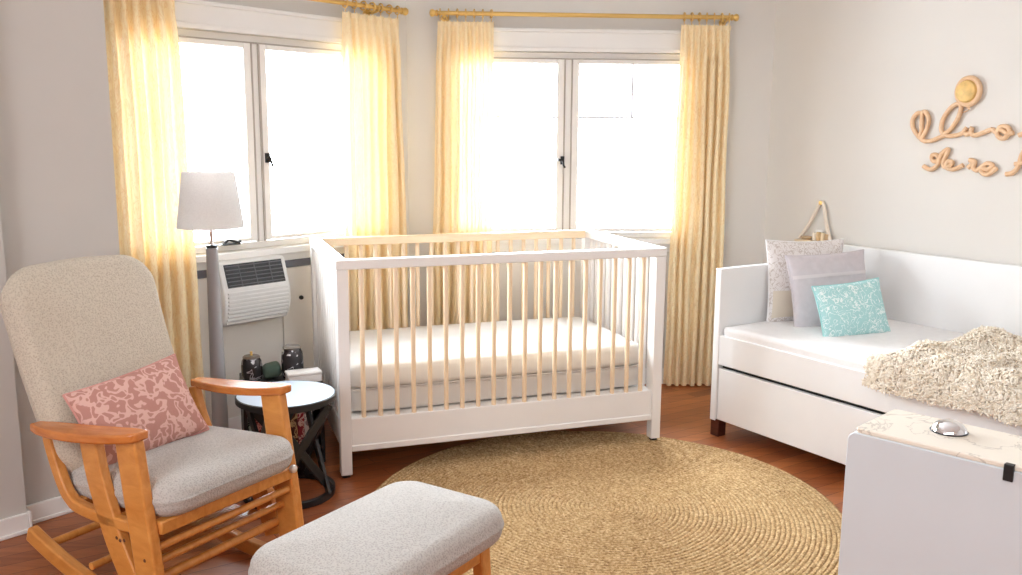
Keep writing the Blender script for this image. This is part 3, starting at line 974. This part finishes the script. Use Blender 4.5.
MD = frm(DB, AR)
def dpil(lx, ly, yaw, tilt, roll, z=.514): 
    M = MD @ Vector((lx, ly, z))
    return M, AR+yaw, tilt, roll
def bed_pillow(label, w, h, t, mat, pos, seed, edge):
    o = thing('throw_pillow', (0,0,0), 0, label, 'pillow', 'pillows on the daybed')
    pose(o, *pos)
    obj('cover', pillow(w, h, t, seed=seed), mat, o, smooth=80)
    obj('piping', pillow_edge(w, h), edge, o)
    return o
p1 = bed_pillow('white embroidered square pillow at the back of the daybed corner', .43, .40, .10, LACE, dpil(.136, .474, 74, 8, 1), 4, LINEN)
p2 = bed_pillow('lilac-grey pillow with pale stripe, middle of the daybed pillows', .43, .355, .12, GREYP, dpil(.286, .489, 74, 14, -2), 6, GREYP)
# raised stripe on the grey pillow
def pillow_pt(w, h, t, seed, u, v, pinch=.06):
    x = u*w/2*(1-pinch*(1-v*v)*abs(u)); z = v*h/2*(1-pinch*(1-u*u)*abs(v))
    f = max(0, 1-u*u)**.42*max(0, 1-v*v)**.42
    nz = noise.noise(Vector((x*9+seed*3.1, z*9, seed)))*.10+noise.noise(Vector((x*22+seed, z*22, seed*2)))*.05
    return Vector((x, -(t/2*f*(1+nz)), z+h/2))
sb = B()
rows = []
for v in (.36, .39, .42, .45):
    rows.append([sb.verts.new(pillow_pt(.43, .355, .12, 6, -.985+1.97*i/60, v)+Vector((0, -.0025, 0))) for i in range(61)])
for a, b in zip(rows, rows[1:]):
    for i in range(60): sb.faces.new((a[i], a[i+1], b[i+1], b[i]))
obj('stripe', sb, STRIPE, p2, smooth=80)
bed_pillow('small aqua pillow with white line print, frontmost on the daybed', .355, .255, .11, TEAL, dpil(.484, .396, 74, 20, -4), 9, plain('aqua_piping', srgb(160,214,214), .9))
# beige panel on the white pillow
sb = B(); rows = []
for v in [-.86+.05*i for i in range(14)]:
    rows.append([sb.verts.new(pillow_pt(.43, .40, .10, 4, -.95+1.0*i/40, v)+Vector((0, -.0025, 0))) for i in range(41)])
for a, b in zip(rows, rows[1:]):
    for i in range(40): sb.faces.new((a[i], a[i+1], b[i+1], b[i]))

for f in list(sb.faces): pass
obj('beige_panel', sb, BEIGE, p1, smooth=80)

# fleece throw draped over the mattress and front rail
ft = thing('fleece_throw', DB, AR, 'shaggy cream fleece throw draped over the front of the daybed', 'throw')
prof = []   # (y, z) section from the back of the bed over the front edge
sec = catmull([(.83,0,.545),(.72,0,.556),(.58,.0,.556),(.45,0,.553),(.30,0,.550),(.12,0,.552),(.015,0,.548),(-.022,0,.520),(-.030,0,.485),(-.030,0,.452)], 6)
nx = 70
fb = B(); grid = []
rnd = random.Random(4)
def throw_pt(i, j):
    u = i/nx; v = j/(len(sec)-1)
    # left border curves: reaches further left at the front
    left = .830+.05*(1-v)**1.5+.025*noise.noise(Vector((v*5, 1, 3)))
    xx = left+(1.72-left)*u
    s = sec[j]
    y, z = s.x, s.z
    edge = min(1, u*9)*min(1, (1-u)*9)*min(1, v*5)
    back = .10*max(0, 1-v*1.2)*noise.noise(Vector((xx*2.5, 4, 1)))
    bump = (.026*noise.noise(Vector((xx*6, y*7, z*6)))+.014*noise.noise(Vector((xx*15, y*14, z*9)))+.022)*edge
    ridge = .045*math.exp(-((y-.62-.10*math.sin(xx*3+.5))/.09)**2)*edge+.030*math.exp(-((y-.30-.12*math.sin(xx*4))/.07)**2)*edge+.024*math.exp(-((y-.12+.08*math.sin(xx*5+1))/.05)**2)*edge
    if j < len(sec)-14: return Vector((xx, y+back, z+bump+ridge))
    drop = .03*noise.noise(Vector((xx*5, 9, 2)))+.012*math.sin(xx*11)
    k = (j-(len(sec)-14))/13
    return Vector((xx, y-(bump*.45)*k, z+bump*(1-k)+drop*k*.5))
for j in range(len(sec)):
    grid.append([throw_pt(i, j) for i in range(nx+1)])
vv = [[fb.verts.new(p) for p in row] for row in grid]
for j in range(len(sec)-1):
    for i in range(nx): fb.faces.new((vv[j][i], vv[j][i+1], vv[j+1][i+1], vv[j+1][i]))
obj('fleece', fb, FLEECE, ft, smooth=80)
# curly locks of the pile
lk = B()
for _ in range(14000):
    fi = rnd.random()*nx; fj = rnd.random()*(len(sec)-1)
    i, j = int(fi), int(fj)
    if i >= nx or j >= len(sec)-1: continue
    a, b, c = grid[j][i], grid[j][i+1], grid[j+1][i]
    p = a+(b-a)*(fi-i)+(c-a)*(fj-j)
    nrm = (c-a).cross(b-a)
    if nrm.length < 1e-9: continue
    nrm.normalize()
    if nrm.z < 0 and nrm.y > 0: nrm.negate()
    t = nrm.orthogonal().normalized(); t = Matrix.Rotation(rnd.uniform(0, 2*PI), 3, nrm) @ t
    L = rnd.uniform(.010, .017); r0 = rnd.uniform(.0028, .0044)
    pts = [p-nrm*.002, p+nrm*L*.55+t*L*.15, p+nrm*L*.8+t*L*.6, p+nrm*L*.62+t*L*1.0]
    bt = nrm.cross(t)
    pr = None
    for q, (pt, rr) in enumerate(zip(pts, (r0, r0*1.05, r0*.8, r0*.25))):
        tg = nrm if q < 2 else t
        u1 = bt; u2 = tg.cross(bt)
        ring = [lk.verts.new(pt+u1*math.cos(2*PI*k/4)*rr+u2*math.sin(2*PI*k/4)*rr) for k in range(4)]
        if pr:
            for k in range(4): lk.faces.new((pr[k], pr[(k+1) % 4], ring[(k+1) % 4], ring[k]))
        pr = ring
lo = obj('pile', lk, FLEECE, ft, smooth=80)
lo['kind'] = 'stuff'

# ------------------------------------------------------------------ rope triangle shelf and the bits on it (right wall)
def on_right(x, z, y=0): return MR @ Vector((x, y, z))
tr = thing('triangle_shelf', on_right(.378, .858), AR, 'small triangular rope shelf hanging on the wall above the daybed pillows', 'shelf')
obj('rope', tube(B(), [(-.103,-.035,.006),(-.06,-.025,.075),(-.012,-.014,.178),(.0,-.010,.204),(.012,-.012,.205),(.024,-.014,.184),(.058,-.025,.08),(.094,-.035,.006)], .0095, 12), CREAM, tr)
obj('ledge', box(B(), -.112, .104, -.066, -.002, -.010, .002), plain('pale_ledge', srgb(222,204,176), .6), tr, bevel=.002)
obj('hook', lathe(B(), [(0,0),(.007,0),(.007,-.016),(.011,-.018),(.011,-.022),(0,-.023)], 12, (.006,-.001,.200), 'Y'), BRASS, tr)
c = thing('wooden_bead_dish', on_right(.318, .8618, -.034), AR, 'flat tan wooden dish at the left end of the triangle shelf', 'dish')
obj('bowl', lathe(B(), [(0,0),(.022,0),(.030,.012),(.028,.016),(.020,.008),(0,.006)], 24), plain('tan_dish', srgb(196,170,138), .6), c)
for k in range(4):
    cc = thing('candle', on_right(.372+.026*k, .8612, -.036), AR, ['cream candle nearest the dish on the triangle shelf','second candle from the dish, honey beige, on the triangle shelf','third candle from the dish, pale cream, on the triangle shelf','tan candle at the right end of the triangle shelf'][k], 'candle', 'candles on the triangle shelf')
    hh = (.040,.046,.044,.040)[k]
    obj('wax', lathe(B(), [(0,0),(.0115,0),(.012,.002),(.012,hh-.003),(.010,hh),(0,hh-.002)], 18), plain('wax_%d' % k, srgb(*((236,226,208),(206,176,132),(232,214,180),(196,164,124))[k]), .6), cc)
    obj('wick', tube(B(), [(0,0,hh-.003), (0,.0005,hh+.005)], .0008, 6), BLACKP, cc)
fl = thing('white_figurine', on_right(.405, .908, -.036), AR, 'small white ornament resting on top of the shelf candles', 'ornament')
obj('body', rbox(B(), .05, .016, .012, .005, 6, c=(0,0,.006)), plain('figurine_white', (.85,.84,.82,1), .6), fl, smooth=80)

# ------------------------------------------------------------------ wooden script letters on the right wall, traced in wall metres
# pixel strokes of the 142x130 crop were turned into wall x / z once, below
def wallxz(cx, cy):
    # affine map of the sign area on the wall (x, z)
    px = 880+cx/4.4225; py = 60+cy/4.4225
    k = px-911
    x = .864+k*(.523/111)*(1-.00035*(k-55))+(py-115)*.0006
    z = 1.502-(py-115)*(.00445+.0000028*k)+k*.00003
    return x, z
def script(name, label, strokes, origin, r=.0105):
    ox, oz = wallxz(*origin)
    t = thing(name, on_right(ox, oz), AR, label, 'wall sign')
    for st_ in strokes:
        nm, pts = st_
        P3 = []
        for (a, b) in pts:
            x, z = wallxz(a, b)
            P3.append((x-ox, -.014, z-oz))
        obj(nm, tube(B(), catmull(P3, 7), r, 10, flat=1.0), WOODLET, t, smooth=60)
    return t
script('script_sign', 'upper word of pale wooden cursive lettering on the right wall', [
    ('letter', [(188,238),(165,236),(142,262),(140,300),(160,335),(178,348),(200,318),(216,270),(206,236),(190,232),(184,262),(180,310),(174,345),(192,362),(225,360),(258,347),(285,336)]),
    ('letter', [(285,336),(272,308),(284,262),(318,218),(352,200),(366,214),(350,262),(316,308),(286,332),(312,338),(350,332),(372,322)]),
    ('letter', [(372,322),(388,304),(376,318),(386,330),(404,322),(412,300),(406,322),(420,334),(452,326),(478,316),(500,308)]),
    ('letter', [(500,308),(520,322),(534,300),(562,298),(574,318),(552,344),(528,340),(520,318),(540,312),(566,326),(590,322)]),
    ('letter', [(612,332),(636,322),(660,300),(672,318),(660,338),(690,330)]),
], (380, 330))
script('script_sign', 'lower word of pale wooden cursive lettering on the right wall', [
    ('letter', [(182,476),(212,490),(240,476),(256,448),(246,424),(226,426),(226,446),(244,452),(262,432),(272,414),(300,396),(292,420),(276,452),(282,474),(310,466),(316,452),(296,450),(290,476),(322,482),(366,462)]),
    ('letter', [(388,472),(408,452),(398,438),(418,446),(412,470),(428,480),(452,462),(476,448),(496,458),(474,474),(450,468),(448,486),(474,494),(514,466)]),
    ('letter', [(552,488),(582,480),(606,454),(622,410),(634,392)]),
    ('letter', [(592,446),(622,440),(660,430)]),
], (380, 470))
x, z = wallxz(402, 150)
bl = thing('balloon_ornament', on_right(x, z), AR, 'round gold balloon ornament with wooden rim above the wooden lettering', 'ornament')
obj('rim', tube(B(), [((.052)*math.cos(2*PI*k/40), -.016, .058*math.sin(2*PI*k/40)) for k in range(40)], .012, 10, closed=True), WOODLET, bl)
obj('disc', lathe(B(), [(0,0),(.052,0),(.054,-.018),(.044,-.030),(.02,-.036),(0,-.037)], 40, (-.008,0,0), 'Y'), GOLD, bl)
obj('knot', tube(B(), [(0,-.016,-.062),(.006,-.016,-.072),(.012,-.016,-.078)], lambda f: .007-.002*f, 8), WOODLET, bl)
obj('string', tube(B(), catmull([(.012,-.014,-.078),(-.004,-.012,-.086),(-.020,-.012,-.092)], 6), .0022, 6), WOODLET, bl)

# ------------------------------------------------------------------ white storage cabinet, lower right
CZ = .602
cab = thing('storage_cabinet', (.945, 2.445, 0), -45.5, 'white storage chest with cream veined top, cut off at the lower right', 'cabinet')
CWd, CDp = .80, .262
r = .026
poly = [(0,.02),(0,CZ-.014-r)]+[(r-r*math.cos(a), CZ-.014-r+r*math.sin(a)) for a in [PI/2*i/8 for i in range(1,9)]]
poly += [(CWd-r+r*math.sin(a), CZ-.014-r+r*math.cos(a)) for a in [PI/2*i/8 for i in range(0,9)]]+[(CWd,.02)]
bm = B()
a = [bm.verts.new((x, 0, z)) for x, z in poly]; b = [bm.verts.new((x, CDp, z)) for x, z in poly]
n = len(poly)
for i in range(n): bm.faces.new((a[i], a[(i+1) % n], b[(i+1) % n], b[i]))
bm.faces.new(a); bm.faces.new(list(reversed(b)))
obj('body', bm, CABW, cab, bevel=.003)
def rr_poly(x0, x1, y0, y1, r):
    P_ = []
    for cx, cy, s in ((x1-r,y0+r,-PI/2),(x1-r,y1-r,0),(x0+r,y1-r,PI/2),(x0+r,y0+r,PI)):
        for i in range(7): P_.append((cx+r*math.cos(s+PI/2*i/6), cy+r*math.sin(s+PI/2*i/6)))
    return P_
obj('top', prism(B(), rr_poly(.020, CWd-.020, .003, CDp+.0, .012), CZ-.0145, CZ), MARBLE, cab, bevel=.004, seg=3)
obj('plinth', box(B(), .02, CWd-.02, .015, CDp-.01, 0, .0205), BLACKP, cab, smooth=0)
obj('latch', box(B(), .405, .428, -.007, .012, CZ-.042, CZ+.001), BLACKP, cab, bevel=.002)['label'] = 'black strap latch on the front edge'
dome = thing('metal_dome', cab.matrix_basis @ Vector((.214, .158, CZ+.0005)), -20, 'shiny chrome dome lying on the cream chest top', 'ornament')
obj('shell', lathe(B(), [(0,0),(.044,0),(.046,.003),(.043,.012),(.032,.024),(.016,.031),(0,.033)], 40), CHROME, dome)
obj('foot_ring', lathe(B(), [(.040,-.0),(.048,0),(.049,.002),(.047,.0035),(.040,.0035)], 40), plain('dark_ring', srgb(70,70,74), .3, metal=.8), dome)

# ------------------------------------------------------------------ light
w = bpy.data.worlds.new('sky'); scene.world = w; w.use_nodes = True
nt = w.node_tree; bg = nt.nodes['Background']
tc = nt.nodes.new('ShaderNodeTexCoord'); sx = nt.nodes.new('ShaderNodeSeparateXYZ'); cr = nt.nodes.new('ShaderNodeValToRGB')
nt.links.new(tc.outputs['Generated'], sx.inputs[0]); nt.links.new(sx.outputs['Z'], cr.inputs['Fac'])
cr.color_ramp.elements[0].position = 0; cr.color_ramp.elements[0].color = (.74,.81,.88,1)
cr.color_ramp.elements[1].position = .5; cr.color_ramp.elements[1].color = (.84,.93,1,1)
nt.links.new(cr.outputs['Color'], bg.inputs['Color'])
bg.inputs['Strength'].default_value = 44.0
def area(name, loc, target, sx_, sy_, power, col=(1,1,1), portal=False):
    l = bpy.data.lights.new(name, 'AREA'); l.shape = 'RECTANGLE'; l.size = sx_; l.size_y = sy_; l.energy = power; l.color = col
    o = link(bpy.data.objects.new(name, l)); o.location = loc
    o.rotation_euler = (Vector(target)-Vector(loc)).to_track_quat('-Z', 'Y').to_euler()
    if portal: l.cycles.is_portal = True
    return o
for nm, M, w_ in (('window_portal', M1, win1), ('window_portal', M2, win2)):
    cx, cz = (w_[0]+w_[1])/2, (w_[2]+w_[3])/2
    area(nm, M @ Vector((cx, .13, cz)), M @ Vector((cx, -1, cz)), w_[1]-w_[0], w_[3]-w_[2], 1, portal=True)
area('ceiling_fill', (.2, -.2, 2.46), (.2, .3, 0), 2.6, 1.8, 50, (.93,.96,1))  # added soft fill under the ceiling, no lamp seen there
area('rear_fill', (-2.2, -.5, 1.7), (1.7, 3.6, .5), 1.6, 1.4, 64, (.93,.96,1))  # added fill from the left rear, no window in that wall

# ------------------------------------------------------------------ camera
cam = bpy.data.cameras.new('camera'); cam.sensor_width = 36; cam.lens = 909.5/1022*36; cam.clip_start = .02
co = link(bpy.data.objects.new('camera', cam))
pit, rol = D2R(9.56), D2R(.379)
co.matrix_world = Matrix.Translation((0,0,1.40)) @ Matrix.Rotation(PI/2-pit, 4, 'X') @ Matrix.Rotation(rol, 4, 'Z')
scene.camera = co
scene.view_settings.view_transform = 'Standard'
scene.view_settings.exposure = 0
scene.cycles.use_denoising = True
scene.cycles.max_bounces = 10
scene.cycles.diffuse_bounces = 6
scene.cycles.transparent_max_bounces = 12
scene.cycles.sample_clamp_indirect = 6
scene.cycles.caustics_reflective = False
scene.cycles.caustics_refractive = False
